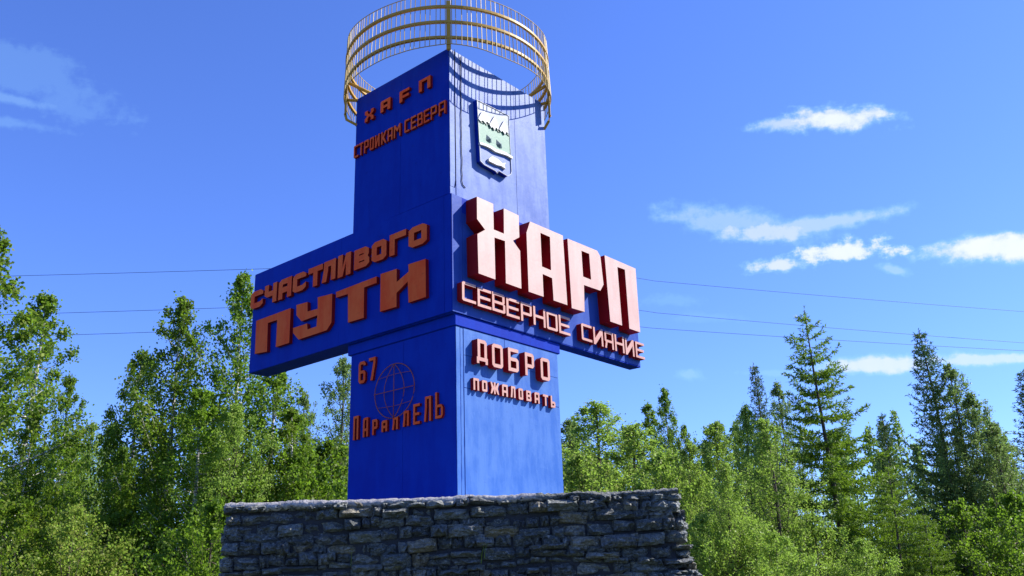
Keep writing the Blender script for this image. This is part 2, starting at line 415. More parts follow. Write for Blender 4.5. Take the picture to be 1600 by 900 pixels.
# ------------------------------------------------------------------ lettering
def glyph(ch, w, h, c=.12, mid=.5):
    """outline and holes in a unit box; w, h stroke shares, c corner cut"""
    cy = c * .6
    if ch == 'С': return [(1, 1), (c, 1), (0, 1 - cy), (0, cy), (c, 0), (1, 0), (1, h), (w, h), (w, 1 - h), (1, 1 - h)], []
    if ch == 'S': return [(1 - c, 1), (c, 1), (0, 1 - cy), (0, cy), (c, 0), (1 - c, 0), (1, cy), (1, h * 1.35), (1 - w * .8, h), (w, h), (w, 1 - h), (1 - w * .8, 1 - h), (1, 1 - h), (1, 1 - cy)], []
    if ch == 'Е': return [(0, 0), (1, 0), (1, h), (w, h), (w, .5 - h / 2), (.93, .5 - h / 2), (.93, .5 + h / 2), (w, .5 + h / 2), (w, 1 - h), (1, 1 - h), (1, 1), (0, 1)], []
    if ch == 'F': return [(0, 0), (w, 0), (w, .3), (.95, .3), (.95, .3 + h), (w, .3 + h), (w, 1 - h), (1, 1 - h), (1, 1), (0, 1)], []
    if ch == 'В': return [(0, 0), (1 - c, 0), (1, cy), (1, .5 - cy), (.9, .5), (.96, .5 + cy), (.96, 1 - cy), (.96 - c, 1), (0, 1)], [[(w, h), (1 - w, h), (1 - w, .5 - h / 2), (w, .5 - h / 2)], [(w, .5 + h / 2), (.95 - w, .5 + h / 2), (.95 - w, 1 - h), (w, 1 - h)]]
    if ch == 'Р': return [(0, 0), (w, 0), (w, .36), (1 - c, .36), (1, .36 + cy), (1, 1 - cy), (1 - c, 1), (0, 1)], [[(w, .36 + h), (1 - w, .36 + h), (1 - w, 1 - h), (w, 1 - h)]]
    if ch == 'Н': return [(0, 0), (w, 0), (w, .5 - h / 2), (1 - w, .5 - h / 2), (1 - w, 0), (1, 0), (1, 1), (1 - w, 1), (1 - w, .5 + h / 2), (w, .5 + h / 2), (w, 1), (0, 1)], []
    if ch == 'О': return [(c, 0), (1 - c, 0), (1, cy), (1, 1 - cy), (1 - c, 1), (c, 1), (0, 1 - cy), (0, cy)], [[(w, h), (1 - w, h), (1 - w, 1 - h), (w, 1 - h)]]
    if ch == 'И': return [(0, 0), (w * 1.05, 0), (1 - w, .62), (1 - w, 0), (1, 0), (1, 1), (1 - w * 1.05, 1), (w, .38), (w, 1), (0, 1)], []
    if ch == 'Я': return [(0, 0), (w, 0), (w + .12, .36), (1 - w, .36), (1 - w, 0), (1, 0), (1, 1), (c, 1), (0, 1 - cy), (0, .36 + cy), (.10, .36)], [[(w, .36 + h), (1 - w, .36 + h), (1 - w, 1 - h), (w, 1 - h)]]
    if ch == 'Д': return [(0, 0), (w * .9, 0), (w * .9, h * .75), (1 - w * .9, h * .75), (1 - w * .9, 0), (1, 0), (1, h * 1.75), (.93, h * 1.75), (.93, 1 - cy), (.93 - c, 1), (.08, 1), (.08, h * 1.75), (0, h * 1.75)], [[(.08 + w, h * 1.75), (.93 - w, h * 1.75), (.93 - w, 1 - h), (.08 + w, 1 - h)]]
    if ch == 'Б': return [(0, 0), (1 - c, 0), (1, cy), (1, .6 - cy), (1 - c, .6), (w, .6), (w, 1 - h), (1, 1 - h), (1, 1), (0, 1)], [[(w, h), (1 - w, h), (1 - w, .6 - h), (w, .6 - h)]]
    if ch == 'П': return [(0, 0), (w, 0), (w, 1 - h), (1 - w, 1 - h), (1 - w, 0), (1, 0), (1, 1), (0, 1)], []
    if ch == 'Л': return [(0, 0), (w, 0), (w + .12, .55), (w + .12, 1 - h), (1 - w, 1 - h), (1 - w, 0), (1, 0), (1, 1), (.14, 1), (.12, .55)], []
    if ch == 'А': return [(0, 0), (w, 0), (w, .3), (1 - w, .3), (1 - w, 0), (1, 0), (1, 1), (c, 1), (0, 1 - cy)], [[(w, .3 + h), (1 - w, .3 + h), (1 - w, 1 - h), (w, 1 - h)]]
    if ch == 'Ж': 
        k = w * .5
        return [(0, 0), (k * 1.6, 0), (.5 - k, .42), (.5 - k, 0), (.5 + k, 0), (.5 + k, .42), (1 - k * 1.6, 0), (1, 0), (.86, .5), (1, 1), (1 - k * 1.6, 1), (.5 + k, .58), (.5 + k, 1), (.5 - k, 1), (.5 - k, .58), (k * 1.6, 1), (0, 1), (.14, .5)], []
    if ch == 'Т': return [(.5 - w / 2, 0), (.5 + w / 2, 0), (.5 + w / 2, 1 - h), (1, 1 - h), (1, 1), (0, 1), (0, 1 - h), (.5 - w / 2, 1 - h)], []
    if ch == 'Ь': return [(0, 0), (1 - c, 0), (1, cy), (1, .52 - cy), (1 - c, .52), (w, .52), (w, 1), (0, 1)], [[(w, h), (1 - w, h), (1 - w, .52 - h), (w, .52 - h)]]
    if ch == 'Г': return [(0, 0), (w, 0), (w, 1 - h), (1, 1 - h), (1, 1), (0, 1)], []
    if ch == 'Ч': return [(1 - w, 0), (1, 0), (1, 1), (1 - w, 1), (1 - w, .36 + h), (w, .36 + h), (w, 1), (0, 1), (0, .36 + cy), (c, .36), (1 - w, .36)], []
    if ch == 'К': return [(0, 0), (w, 0), (w, .42), (1 - w, 0), (1, 0), (.55, .5), (1, 1), (1 - w, 1), (w, .58), (w, 1), (0, 1)], []
    if ch == 'М': return [(0, 0), (w * .85, 0), (w * .85, .72), (.5, .42), (1 - w * .85, .72), (1 - w * .85, 0), (1, 0), (1, 1), (1 - w, 1), (.5, .68), (w, 1), (0, 1)], []
    if ch == 'Х': return [(0, 0), (w, 0), (w, .24), (.5, .42), (1 - w, .24), (1 - w, 0), (1, 0), (1, .30), (.72, .5), (1, .70), (1, 1), (1 - w, 1), (1 - w, .76), (.5, .58), (w, .76), (w, 1), (0, 1), (0, .70), (.28, .5), (0, .30)], []
    if ch == '6': return [(c, 0), (1 - c, 0), (1, cy), (1, .58 - cy), (1 - c, .58), (w, .58), (w, 1 - h), (1 - w, 1 - h), (1 - w, .8), (1, .8), (1, 1 - cy), (1 - c, 1), (c, 1), (0, 1 - cy), (0, cy)], [[(w, h), (1 - w, h), (1 - w, .58 - h), (w, .58 - h)]]
    if ch == '7': return [(.28, 0), (.28 + w * 1.05, 0), (1, .72), (1, 1), (0, 1), (0, 1 - h), (1 - w, 1 - h), (1 - w, .74)], []

D = {
  'XARP': [[[[0.326,7.511],[0.709,7.509],[0.705,7.065],[0.95,7.064],[0.962,7.511],[1.334,7.502],[1.331,7.114],[1.166,7.007],[1.338,6.876],[1.337,6.227],[0.961,6.229],[0.97,6.944],[0.716,6.933],[0.715,6.229],[0.331,6.234],[0.324,6.878],[0.503,7.001],[0.322,7.128]],[]],[[[1.623,7.482],[2.517,7.488],[2.541,6.22],[2.167,6.219],[2.155,6.609],[1.9,6.621],[1.901,6.221],[1.518,6.22],[1.52,7.249]],[[[1.89,7.357],[2.149,7.354],[2.136,6.745],[1.892,6.75]]]],[[[2.647,7.47],[3.536,7.485],[3.626,7.397],[3.668,6.862],[3.554,6.719],[3.06,6.707],[3.031,6.205],[2.664,6.194]],[[[3.044,7.35],[3.278,7.353],[3.288,6.861],[3.048,6.862]]]],[[[3.766,7.46],[4.793,7.461],[4.78,6.181],[4.416,6.183],[4.415,7.343],[4.164,7.332],[4.179,6.192],[3.806,6.194]],[]]],
  'PUTI': [[[[-5.019,6.56],[-3.958,6.564],[-3.949,5.918],[-4.348,5.92],[-4.352,6.429],[-4.642,6.436],[-4.614,5.89],[-4.998,5.921]],[]],[[[-3.791,6.581],[-3.469,6.564],[-3.456,6.385],[-3.167,6.369],[-3.181,6.579],[-2.781,6.551],[-2.775,6.033],[-2.895,5.924],[-3.678,5.921],[-3.851,6.081],[-3.858,6.169],[-3.453,6.167],[-3.433,6.054],[-3.182,6.054],[-3.172,6.251],[-3.616,6.242],[-3.776,6.387]],[]],[[[-2.682,6.553],[-1.638,6.568],[-1.635,6.455],[-1.945,6.453],[-1.938,5.93],[-2.336,5.936],[-2.359,6.441],[-2.67,6.451]],[]],[[[-1.541,6.583],[-1.155,6.572],[-1.151,6.346],[-0.873,6.451],[-0.883,6.575],[-0.491,6.562],[-0.484,5.938],[-0.872,5.936],[-0.893,6.291],[-1.152,6.163],[-1.148,5.935],[-1.538,5.942]],[]]],
  'SEVER': [["С",0.101,5.784,0.403,6.09],["Е",0.442,5.77,0.751,6.076],["В",0.774,5.773,1.079,6.082],["Е",1.109,5.758,1.423,6.066],["Р",1.462,5.752,1.736,6.07],["Н",1.777,5.75,2.089,6.07],["О",2.123,5.747,2.413,6.053],["Е",2.452,5.743,2.762,6.062],["С",3.087,5.746,3.393,6.046],["И",3.439,5.734,3.73,6.049],["Я",3.782,5.732,4.057,6.048],["Н",4.101,5.73,4.4,6.044],["И",4.439,5.723,4.728,6.039],["Е",4.782,5.73,5.08,6.039]],
  'DOBRO': [["Д",0.439,4.887,0.681,5.261],["О",0.782,4.886,1.03,5.256],["Б",1.156,4.886,1.403,5.258],["Р",1.563,4.88,1.788,5.254],["О",1.955,4.869,2.19,5.239]],
  'POZHAL': [["П",0.414,4.484,0.535,4.664],["О",0.602,4.489,0.719,4.66],["Ж",0.791,4.483,0.982,4.664],["А",1.055,4.482,1.186,4.667],["Л",1.253,4.489,1.367,4.669],["О",1.443,4.482,1.552,4.662],["В",1.631,4.485,1.753,4.654],["А",1.837,4.478,1.96,4.655],["Т",2.051,4.467,2.183,4.65],["Ь",2.251,4.462,2.368,4.656]],
  'SCHAST': [["С",-5.255,6.823,-4.859,7.164],["Ч",-4.806,6.809,-4.424,7.185],["А",-4.366,6.804,-3.975,7.183],["С",-3.933,6.826,-3.549,7.175],["Т",-3.486,6.811,-3.078,7.18],["Л",-3.094,6.812,-2.719,7.186],["И",-2.656,6.794,-2.314,7.197],["В",-2.226,6.823,-1.837,7.179],["О",-1.777,6.831,-1.412,7.184],["Г",-1.339,6.829,-0.944,7.201],["О",-0.885,6.835,-0.467,7.181]],
  'N67': [["6",-2.199,4.893,-2.027,5.255],["7",-1.945,4.902,-1.788,5.276]],
  'PARAL': [["П",-2.295,3.999,-2.169,4.379],["А",-2.056,4.015,-1.933,4.319],["Р",-1.832,4.018,-1.708,4.26],["А",-1.614,4.036,-1.483,4.211],["Л",-1.369,4.035,-1.24,4.225],["Л",-1.129,4.051,-0.997,4.287],["Е",-0.899,4.05,-0.757,4.358],["Л",-0.664,4.06,-0.517,4.433],["Ь",-0.428,4.07,-0.27,4.461]],
  'XARP2': [["Х",-2.092,9.588,-1.857,9.803],["А",-1.673,9.614,-1.418,9.835],["F",-1.185,9.611,-0.939,9.828],["П",-0.705,9.613,-0.425,9.837]],
  'STRO': [["С",-2.385,8.992,-2.258,9.232],["Т",-2.243,8.992,-2.131,9.232],["Р",-2.104,8.992,-1.984,9.232],["О",-1.95,8.991,-1.847,9.232],["И",-1.813,8.991,-1.695,9.232],["К",-1.65,8.991,-1.519,9.231],["А",-1.488,8.991,-1.361,9.231],["М",-1.327,8.991,-1.161,9.231],["С",-1.063,8.991,-0.943,9.231],["Е",-0.907,8.991,-0.781,9.231],["В",-0.748,8.991,-0.62,9.231],["Е",-0.595,8.991,-0.464,9.231],["Р",-0.431,8.991,-0.291,9.23],["А",-0.244,8.991,-0.089,9.23]],
  'shield': [[0.589,9.438],[1.399,9.471],[1.429,8.399],[1.409,8.35],[1.321,8.277],[1.095,8.299],[1.061,8.241],[1.007,8.268],[0.739,8.281],[0.644,8.319]],
  'green': [[0.605,9.073],[1.409,9.073],[1.425,8.734],[1.163,8.711],[1.01,8.672],[0.838,8.7],[0.623,8.645]],
  'wave': [[0.618,8.643],[0.739,8.671],[0.887,8.681],[1.01,8.669],[1.162,8.692],[1.29,8.702],[1.439,8.682],[1.437,8.639],[1.3,8.65],[1.16,8.631],[0.996,8.611],[0.873,8.63],[0.738,8.625],[0.617,8.606]],
  'mount': [[[0.596,9.077],[0.685,9.239],[0.748,9.275],[0.894,9.193],[0.866,9.087],[0.804,9.109],[0.766,9.056],[0.706,9.088],[0.656,9.049]],[[0.873,9.08],[1.005,9.29],[1.106,9.127],[1.078,9.058],[1.041,9.091],[0.988,9.023],[0.952,9.065],[0.913,9.031]],[[1.117,9.083],[1.246,9.299],[1.339,9.172],[1.348,9.099],[1.297,9.107],[1.256,9.043],[1.206,9.09],[1.166,9.056]]],
  'treeline': [[0.649,9.099],[0.883,9.128],[1.071,9.119],[1.354,9.126],[1.39,9.063],[1.313,9.081],[1.246,9.026],[1.21,9.079],[1.159,9.077],[1.118,9.023],[1.057,9.065],[0.997,9.013],[0.931,9.053],[0.88,9.014],[0.857,9.08],[0.806,9.041],[0.758,9.078],[0.696,9.033],[0.648,9.061]],
  'rhomb': [[[0.813,8.876],[0.931,8.853],[0.936,8.771],[0.882,8.736],[0.792,8.762]],[[1.057,8.878],[1.195,8.848],[1.199,8.759],[1.14,8.733],[1.048,8.777]]],
  'fish': [[0.82,8.418],[0.908,8.497],[1.057,8.496],[1.168,8.453],[1.254,8.503],[1.21,8.431],[1.248,8.38],[1.14,8.397],[1.027,8.375],[0.904,8.376],[0.83,8.377]],
}

def word(key, label, fr, w0, w1, mats, sw, sh, c=.12, sub=None):
    e = empty('inscription'); e['label'] = label; e.parent = stele
    mid = D[key]
    e.location = (0, 0, 0)
    for g in mid:
        if isinstance(g[0], str):
            ch, u0, z0, u1, z1 = g
            if sub and ch in sub: ch = sub[ch]
            ww, hh = sw / (u1 - u0), sh / (z1 - z0)
            o, hs_ = glyph(ch, ww, hh, c)
            f = lambda p: [(u0 + x * (u1 - u0), z0 + y * (z1 - z0)) for x, y in p]
            prism('letter', fr, f(o), [f(h) for h in hs_], w0, w1, mats, e)
        else:
            prism('letter', fr, g[0], g[1], w0, w1, mats, e)
    return e
PK, OG = [M_pink, M_red], [M_orange, M_red]
word('XARP', 'large pink faced letters of the town name on the sunlit side', FR, .009, .245, PK, 0, 0)
word('SEVER', 'thin line of pink letters under the town name', FR, .009, .115, [M_pink2, M_red], .050, .044, .10)
word('DOBRO', 'pink faced word of five letters on the lower column', FR, -OL + .009, -OL + .125, [M_pink2, M_red], .056, .056, .16)
word('POZHAL', 'small pink lettered word on the lower column', FR, -OL + .009, -OL + .070, [M_pink2, M_red], .036, .036, .15)
word('SCHAST', 'orange lettered upper line on the left arm', FL, .006, .072, OG, .125, .105, .22, {'С': 'S'})
word('PUTI', 'big orange letters on the left arm', FL, .006, .075, OG, 0, 0)
word('N67', 'orange number above the globe', FL, -OR + .006, -OR + .05, OG, .052, .05, .2)
word('PARAL', 'orange curved word under the globe', FL, -OR + .006, -OR + .05, OG, .040, .040, .2)
word('XARP2', 'four spaced orange letters near the top', FL, -UR + .006, -UR + .06, OG, .075, .05, .12)
word('STRO', 'narrow orange two word line near the top', FL, -UR + .006, -UR + .05, OG, .032, .034, .1)

# globe emblem of bent bars
gl = empty('globe_emblem'); gl.parent = stele; gl['label'] = 'thin red wire globe above the curved word'
gu, gz, gr_ = -1.335, 4.645, .455
gw = -OR + .045
def arc(fn, n=28, r=.0095, name='globe_bar'):
    tubeobj(name, [FL(*fn(i / n)) for i in range(n + 1)], r * .7, M_gr, gl, 6)
M_gr = paint_mat('dark_orange_bar_paint', (.30, .05, .025), (.36, .09, .05), .4, .5)
arc(lambda t: (gu + gr_ * math.cos(2 * math.pi * t), gz + gr_ * .94 * math.sin(2 * math.pi * t), gw), 48, .011)
arc(lambda t: (gu + .0, gz + .43 * (1 - 2 * t), gw + .01), 2)
arc(lambda t: (gu - gr_ + 2 * gr_ * t, gz, gw + .02), 2)
for s in (-1, 1):
    arc(lambda t: (gu + s * (.23 * math.cos(math.pi * (t - .5)) ** .8 if 0 < t < 1 else 0), gz + .42 * (1 - 2 * t), gw + .005), 20, .0085)
arc(lambda t: (gu - .37 + .74 * t, gz + .24 + .02 * math.sin(math.pi * t), gw + .002), 6, .006)
arc(lambda t: (gu - .37 + .74 * t, gz - .22 - .02 * math.sin(math.pi * t), gw + .002), 6, .006)

# coat of arms on the upper right face
w = -UL + .010
sh = prism('coat_of_arms', FR, D['shield'], [], w, w + .075, [M_lblue, M_blue], stele)
sh['label'] = 'shield shaped coat of arms with snowy peaks, green field and fish'
top = [(0.589, 9.438), (1.399, 9.471), (1.409, 9.08), (1.3, 9.10), (1.1, 9.09), (.9, 9.10), (0.605, 9.073)]
cu = sum(p[0] for p in D['shield']) / 10 + .02; cz = 8.83
prism('lit_edge_strip', FR, D['shield'], [[(cu + (u - cu) * .984, cz + (z_ - cz) * .989) for u, z_ in D['shield']]], w + .075, w + .092, [M_white, M_white], sh)  # white strip added to paint the light along the shield's edge
prism('sky_field', FR, top, [], w + .075, w + .082, [M_grey, M_blue], sh)
prism('green_field', FR, D['green'], [], w + .075, w + .084, [M_green, M_green], sh)
prism('wavy_band', FR, D['wave'], [], w + .075, w + .115, [M_white, M_white], sh)
for m_ in D['mount']: prism('mountain', FR, m_, [], w + .08, w + .11, [M_white, M_white], sh)
prism('forest_line', FR, D['treeline'], [], w + .076, w + .094, [M_tree, M_tree], sh)
for m_ in D['rhomb']:
    cu = sum(p[0] for p in m_) / len(m_); cz = sum(p[1] for p in m_) / len(m_)
    vs = [FR(u, z, w + .084) for u, z in m_] + [FR(cu, cz, w + .125)]
    link('nugget', pmesh('nugget', vs, [(i, (i + 1) % len(m_), len(m_)) for i in range(len(m_))], [M_rh]), sh)
prism('fish', FR, D['fish'], [], w + .075, w + .115, [M_white, M_white], sh)

# ------------------------------------------------------------------ the cage crown
crown = empty('crown_cage'); crown.parent = stele; crown['label'] = 'round yellow cage of thin rods and three hoops around the stele top'
CA, CB, RR = 1.265, 1.240, 1.885
def ring(ang, z, r=RR): return Lv * (CA + r * math.cos(ang)) + Rv * (CB + r * math.sin(ang)) + Zv * z
near = math.radians(225)
post_ang = [math.radians(225), math.radians(225 + 88), math.radians(45), math.radians(225 - 88)]
ZB = [10.32, 10.32 + .30, 10.32 + .60]
for z in ZB:
    n = 96; vs, fs = [], []
    for i in range(n):
        a = 2 * math.pi * i / n
        for rr, zz in ((RR - .048, z - .022), (RR - .002, z - .022), (RR - .002, z + .022), (RR - .048, z + .022)): vs.append(ring(a, zz, rr))
    for i in range(n):
        j = (i + 1) % n
        for k in range(4): fs.append((i * 4 + k, i * 4 + (k + 1) % 4, j * 4 + (k + 1) % 4, j * 4 + k))
    link('hoop', pmesh('hoop', vs, fs, [M_gold]), crown)
def wav(a):                       # rods end nearer the hoop at the posts
    d = min(abs((a - p + math.pi) % (2 * math.pi) - math.pi) for p in post_ang)
    return min(1, d / .45)
NR = 136
rv, rf = tube([(0, 0, 0), (0, 0, 1)], .0072, 5)
rodme = pmesh('rod', rv, rf, [M_rod])
rnd = random.Random(3)
bot = lambda a: ZB[0] - .13 - .10 * wav(a) + .012 * math.sin(a * 9)
side_bump = lambda a: sum(math.exp(-((a - p + math.pi) % (2 * math.pi) - math.pi) ** 2 / .18) for p in (post_ang[1], post_ang[3]))
topz = lambda a: ZB[2] + .25 + .015 * math.sin(a * 5 + 1) + .14 * side_bump(a)
for i in range(NR):
    a = 2 * math.pi * (i + .5) / NR + rnd.uniform(-.006, .006)
    o = link('rod', rodme, crown); z0, z1 = bot(a), topz(a)
    p0, p1 = ring(a, z0, RR + .006), ring(a + rnd.uniform(-.006, .006), z1, RR - .03)
    d = p1 - p0
    o.location = p0; o.rotation_euler = d.to_track_quat('Z', 'Y').to_euler(); o.scale = (1, 1, d.length)
for fn, rr_ in ((bot, RR + .006), (topz, RR - .03)):
    v, f = tube([ring(2 * math.pi * i / 120, fn(2 * math.pi * i / 120), rr_) for i in range(121)], .0075, 6)
    link('rim_wire', pmesh('rim_wire', v, f, [M_rod], smooth=True), crown)
corners = [(UL, UR), (UL + VL, UR), (UL + VL, UR + VR), (UL, UR + VR)]
for k, (a, (ca, cb)) in enumerate(zip(post_ang, corners)):
    rdir = (ring(a, 0) - ring(a, 0, 0)).normalized(); tdir = Vector((-rdir.y, rdir.x, 0))
    pw = .075 if k == 0 else .11
    zb_ = TOP - .12 if k == 0 else TOP - .32
    o0 = ring(a, zb_, RR - .045) - tdir * (pw / 2)
    link('post', boxmesh('post', o0, tdir * pw, rdir * .035, Zv * (ZB[2] + .12 - zb_), [M_gold], .004), crown)
    cor = Lv * ca + Rv * cb
    inn = cor - rdir * .42
    tubeobj('strut', [ring(a, ZB[1] - .05, RR - .03), inn + Zv * (TOP + .05)], .032, M_gold, crown, 8)
    tubeobj('strut', [ring(a, TOP - .02, RR - .03), cor - rdir * .12 + Zv * (TOP - .02)], .028, M_gold, crown, 8)
    if k:
        tubeobj('strut', [ring(a, TOP - .30, RR - .02), ring(a, TOP - .42, RR - .05), cor - rdir * .0 + Zv * (TOP - .52), cor - rdir * .1 + Zv * (TOP - .54)], .026, M_gold, crown, 8)
# fix: the children carry world coordinates
bpy.context.view_layer.update()
for o in list(stele.children):
    o.location = o.location - stele.location

# ------------------------------------------------------------------ stone plinth
pl = empty('stone_plinth', (0, 1.6, 0))
tag(pl, 'rough dark slate plinth of dry laid stones with pale mortar top under the blue stele', 'plinth')
PZ, PY0, PY1, PX0, PX1 = 2.835, -0.72, 4.0, -2.98, 3.02
def stone_mesh(seed):
    rn = random.Random(seed); nx, nz = 5, 3
    bm = bmesh.new(); grid = {}
    for iz in range(nz + 1):
        for ix in range(nx + 1):
            x = ix / nx - .5; z = iz / nz - .5
            edge = ix in (0, nx) or iz in (0, nz)
            corner = ix in (0, nx) and iz in (0, nz)
            jx, jz = rn.uniform(-.05, .05), rn.uniform(-.07, .07)
            if ix in (0, nx): jx = -math.copysign(rn.uniform(0, .06), x)
            if iz in (0, nz): jz = -math.copysign(rn.uniform(0, .10), z)
            y = -.5 + (rn.uniform(.10, .36) if corner else rn.uniform(.04, .32) if edge else rn.uniform(-.20, .16))
            grid[ix, iz] = bm.verts.new((x + jx, y, z + jz))
    back = {k: bm.verts.new((k[0] / nx - .5, .5, k[1] / nz - .5)) for k in ((0, 0), (nx, 0), (nx, nz), (0, nz))}
    for iz in range(nz):
        for ix in range(nx):
            q = [grid[ix, iz], grid[ix + 1, iz], grid[ix + 1, iz + 1], grid[ix, iz + 1]]
            if rn.random() < .5: bm.faces.new((q[0], q[1], q[2])); bm.faces.new((q[0], q[2], q[3]))
            else: bm.faces.new((q[0], q[1], q[3])); bm.faces.new((q[1], q[2], q[3]))
    b = [back[0, 0], back[nx, 0], back[nx, nz], back[0, nz]]
    bm.faces.new([grid[i, 0] for i in range(nx, -1, -1)] + [b[0], b[1]])
    bm.faces.new([grid[i, nz] for i in range(nx + 1)] + [b[2], b[3]])
    bm.faces.new([grid[0, i] for i in range(nz + 1)] + [b[3], b[0]])
    bm.faces.new([grid[nx, i] for i in range(nz, -1, -1)] + [b[1], b[2]])
    bmesh.ops.recalc_face_normals(bm, faces=bm.faces)
    me = bpy.data.meshes.new('stone'); bm.to_mesh(me); bm.free(); me.materials.append(M_stone)
    return me
SM = [stone_mesh(i) for i in range(28)]
rn = random.Random(21)
placed = 0
def side_x(z): return PX1 + (.03 if z < 2.45 else 0) + max(0, 2.15 - z) * .32
deep = []                          # courses below the picture and on the other sides, joined
def put(me, loc, rz, sc, roll=0.0, single=True):
    global placed
    if single and placed < 298:
        o = link('stone', me, pl); o.location = Vector(loc) - pl.location
        o.rotation_euler = (rn.uniform(-.12, .12), roll, rz + rn.uniform(-.10, .30)); o.scale = sc; placed += 1
    else:
        deep.append((me, loc, rz, sc))
def course(z0, h, x0, x1, y, rz, single):
    """a course along x (rz = 0, face at y) or along another side"""
    x = x0
    while x < x1 - .03:
        wd = min(rn.choice([.12, .16, .2, .24, .3, .36, .44]) * rn.uniform(.85, 1.15), x1 - x)
        if x1 - x - wd < .12: wd = x1 - x
        parts = [(z0, h)]
        if h > .15 and wd < .5 and rn.random() < .35:
            k = rn.uniform(.35, .65); parts = [(z0, h * k), (z0 + h * k, h * (1 - k))]
        for za_, hh_ in parts:
            dpt = .34
            off = rn.choice([0, 0, 0, -.06, .05]) + rn.uniform(-.035, .03)
            xc, yc = x + wd / 2, y + dpt / 2 + off
            loc = (xc, yc, za_ + hh_ / 2 + .035 * math.sin(xc * 2.1 + z0 * 9) * (1 if z0 < PZ - .2 else .2))
            hh_ *= rn.uniform(.92, 1.16)
            if rz: 
                loc = rz_map(rz, xc, dpt / 2 + off, za_ + hh_ / 2)
            put(rn.choice(SM), loc, rz, (wd * 1.03, dpt, hh_ * 1.03), rn.uniform(-.09, .09) if hh_ < .16 and wd < .4 else rn.uniform(-.03, .03), single)
        x += wd
def rz_map(rz, s, d, z):           # right side: faces +x, s runs along y ; left side faces -x
    if rz > 0: return (side_x(z) - d, s, z)
    return (PX0 + d, s, z)
z = PZ - .02; rows = []
while z > 0.02:
    h = rn.choice([.075, .095, .11, .13, .16]) * rn.uniform(.9, 1.1)
    if z - h < .06: h = z
    rows.append((z - h, h)); z -= h
for z0, h in rows:
    course(z0, h, PX0 + rn.uniform(-.02, .03), side_x(z0) + rn.uniform(-.03, .02), PY0, 0, z0 > 1.62)
for z0, h in rows:
    course(z0, h * 1.0, PY0 + .3, PY1, 0, math.pi / 2, False)
    course(z0, h * 1.0, PY0 + .3, PY1, 0, -math.pi / 2, False)
def rubble(name, lst):
    vs, fs = [], []
    for me, loc, rz, sc in lst:
        k = len(vs); mtx = Matrix.Translation(loc) @ Matrix.Rotation(rz, 4, 'Z') @ Matrix.Diagonal((*sc, 1))
        vs += [mtx @ v.co - pl.location for v in me.vertices]
        fs += [tuple(k + i for i in p.vertices) for p in me.polygons]
    o = link(name, pmesh(name, vs, fs, [M_stone]), pl); o['kind'] = 'stuff'; return o
rubble('lower_stone_courses', deep)
bx = boxmesh('joint_fill', Vector((PX0 + .1, PY0 + .09, 0)) - pl.location, Vector((PX1 - PX0 - .2, 0, 0)), Vector((0, PY1 - PY0 - .1, 0)), Vector((0, 0, PZ - .03)), [M_joint])
link('joint_fill', bx, pl)
# mortar top with an uneven lip
nx, ny = 150, 5
vs, fs = [], []
for i in range(nx + 1):
    x = PX0 + .02 + (PX1 - PX0 - .05) * i / nx
    k = .02 * math.sin(i * .11 + 2 * math.sin(i * .047)) + rn.uniform(-.010, .010)
    lip = .055 if x < 1.35 else .02
    low = PZ - (lip if x < 1.35 else .03) + rn.uniform(-.012, .012) + .022 * math.sin(i * .31) * math.sin(i * .083 + 1) - (.03 if rn.random() < .08 else 0)
    prof = [(PY0 + .06 + k, low - .03), (PY0 - .005 + k, low), (PY0 + .035 + k, PZ + .012 + .010 * math.sin(i * .21 + 3 * math.sin(i * .06)) + rn.uniform(-.010, .010)), (PY0 + .3, PZ + .03 + rn.uniform(-.01, .01)), (2.0, PZ + .05), (PY1, PZ + .02)]
    for y_, z_ in prof: vs.append(Vector((x, y_, z_)) - pl.location)
for i in range(nx):
    for j in range(5):
        a = i * 6 + j; fs.append((a, a + 6, a + 7, a + 1))
link('mortar_cap', pmesh('mortar_cap', vs, fs, [M_mortar, M_stone], [0 if k_ // 5 < 108 + 6 * math.sin(k_ * 1.3) else 1 for k_ in range(len(fs))], smooth=True), pl)
# a few dry grass stalks rooted in the joints
for k, (px, py) in enumerate(((548, 885), (752, 880), (757, 872), (362, 780))):
    p = at(px, py, PY0 - .02)
    v, f = tube([p, p + Vector((.01, -.03, .10)), p + Vector((.02 + .02 * k, -.04, .22))], .004, 4, .0015)
    me = pmesh('grass_stalk', [Vector(q) for q in v], f, [M_leafL])
    tag(link('grass_stalk', me), ['pale dry grass stalk in the plinth joints below the left column edge', 'dry grass stalk rooted in the plinth right of the column corner', 'thin grass stalk leaning beside another in the plinth centre', 'short grass stalk at the left end of the plinth top'][k], 'grass')

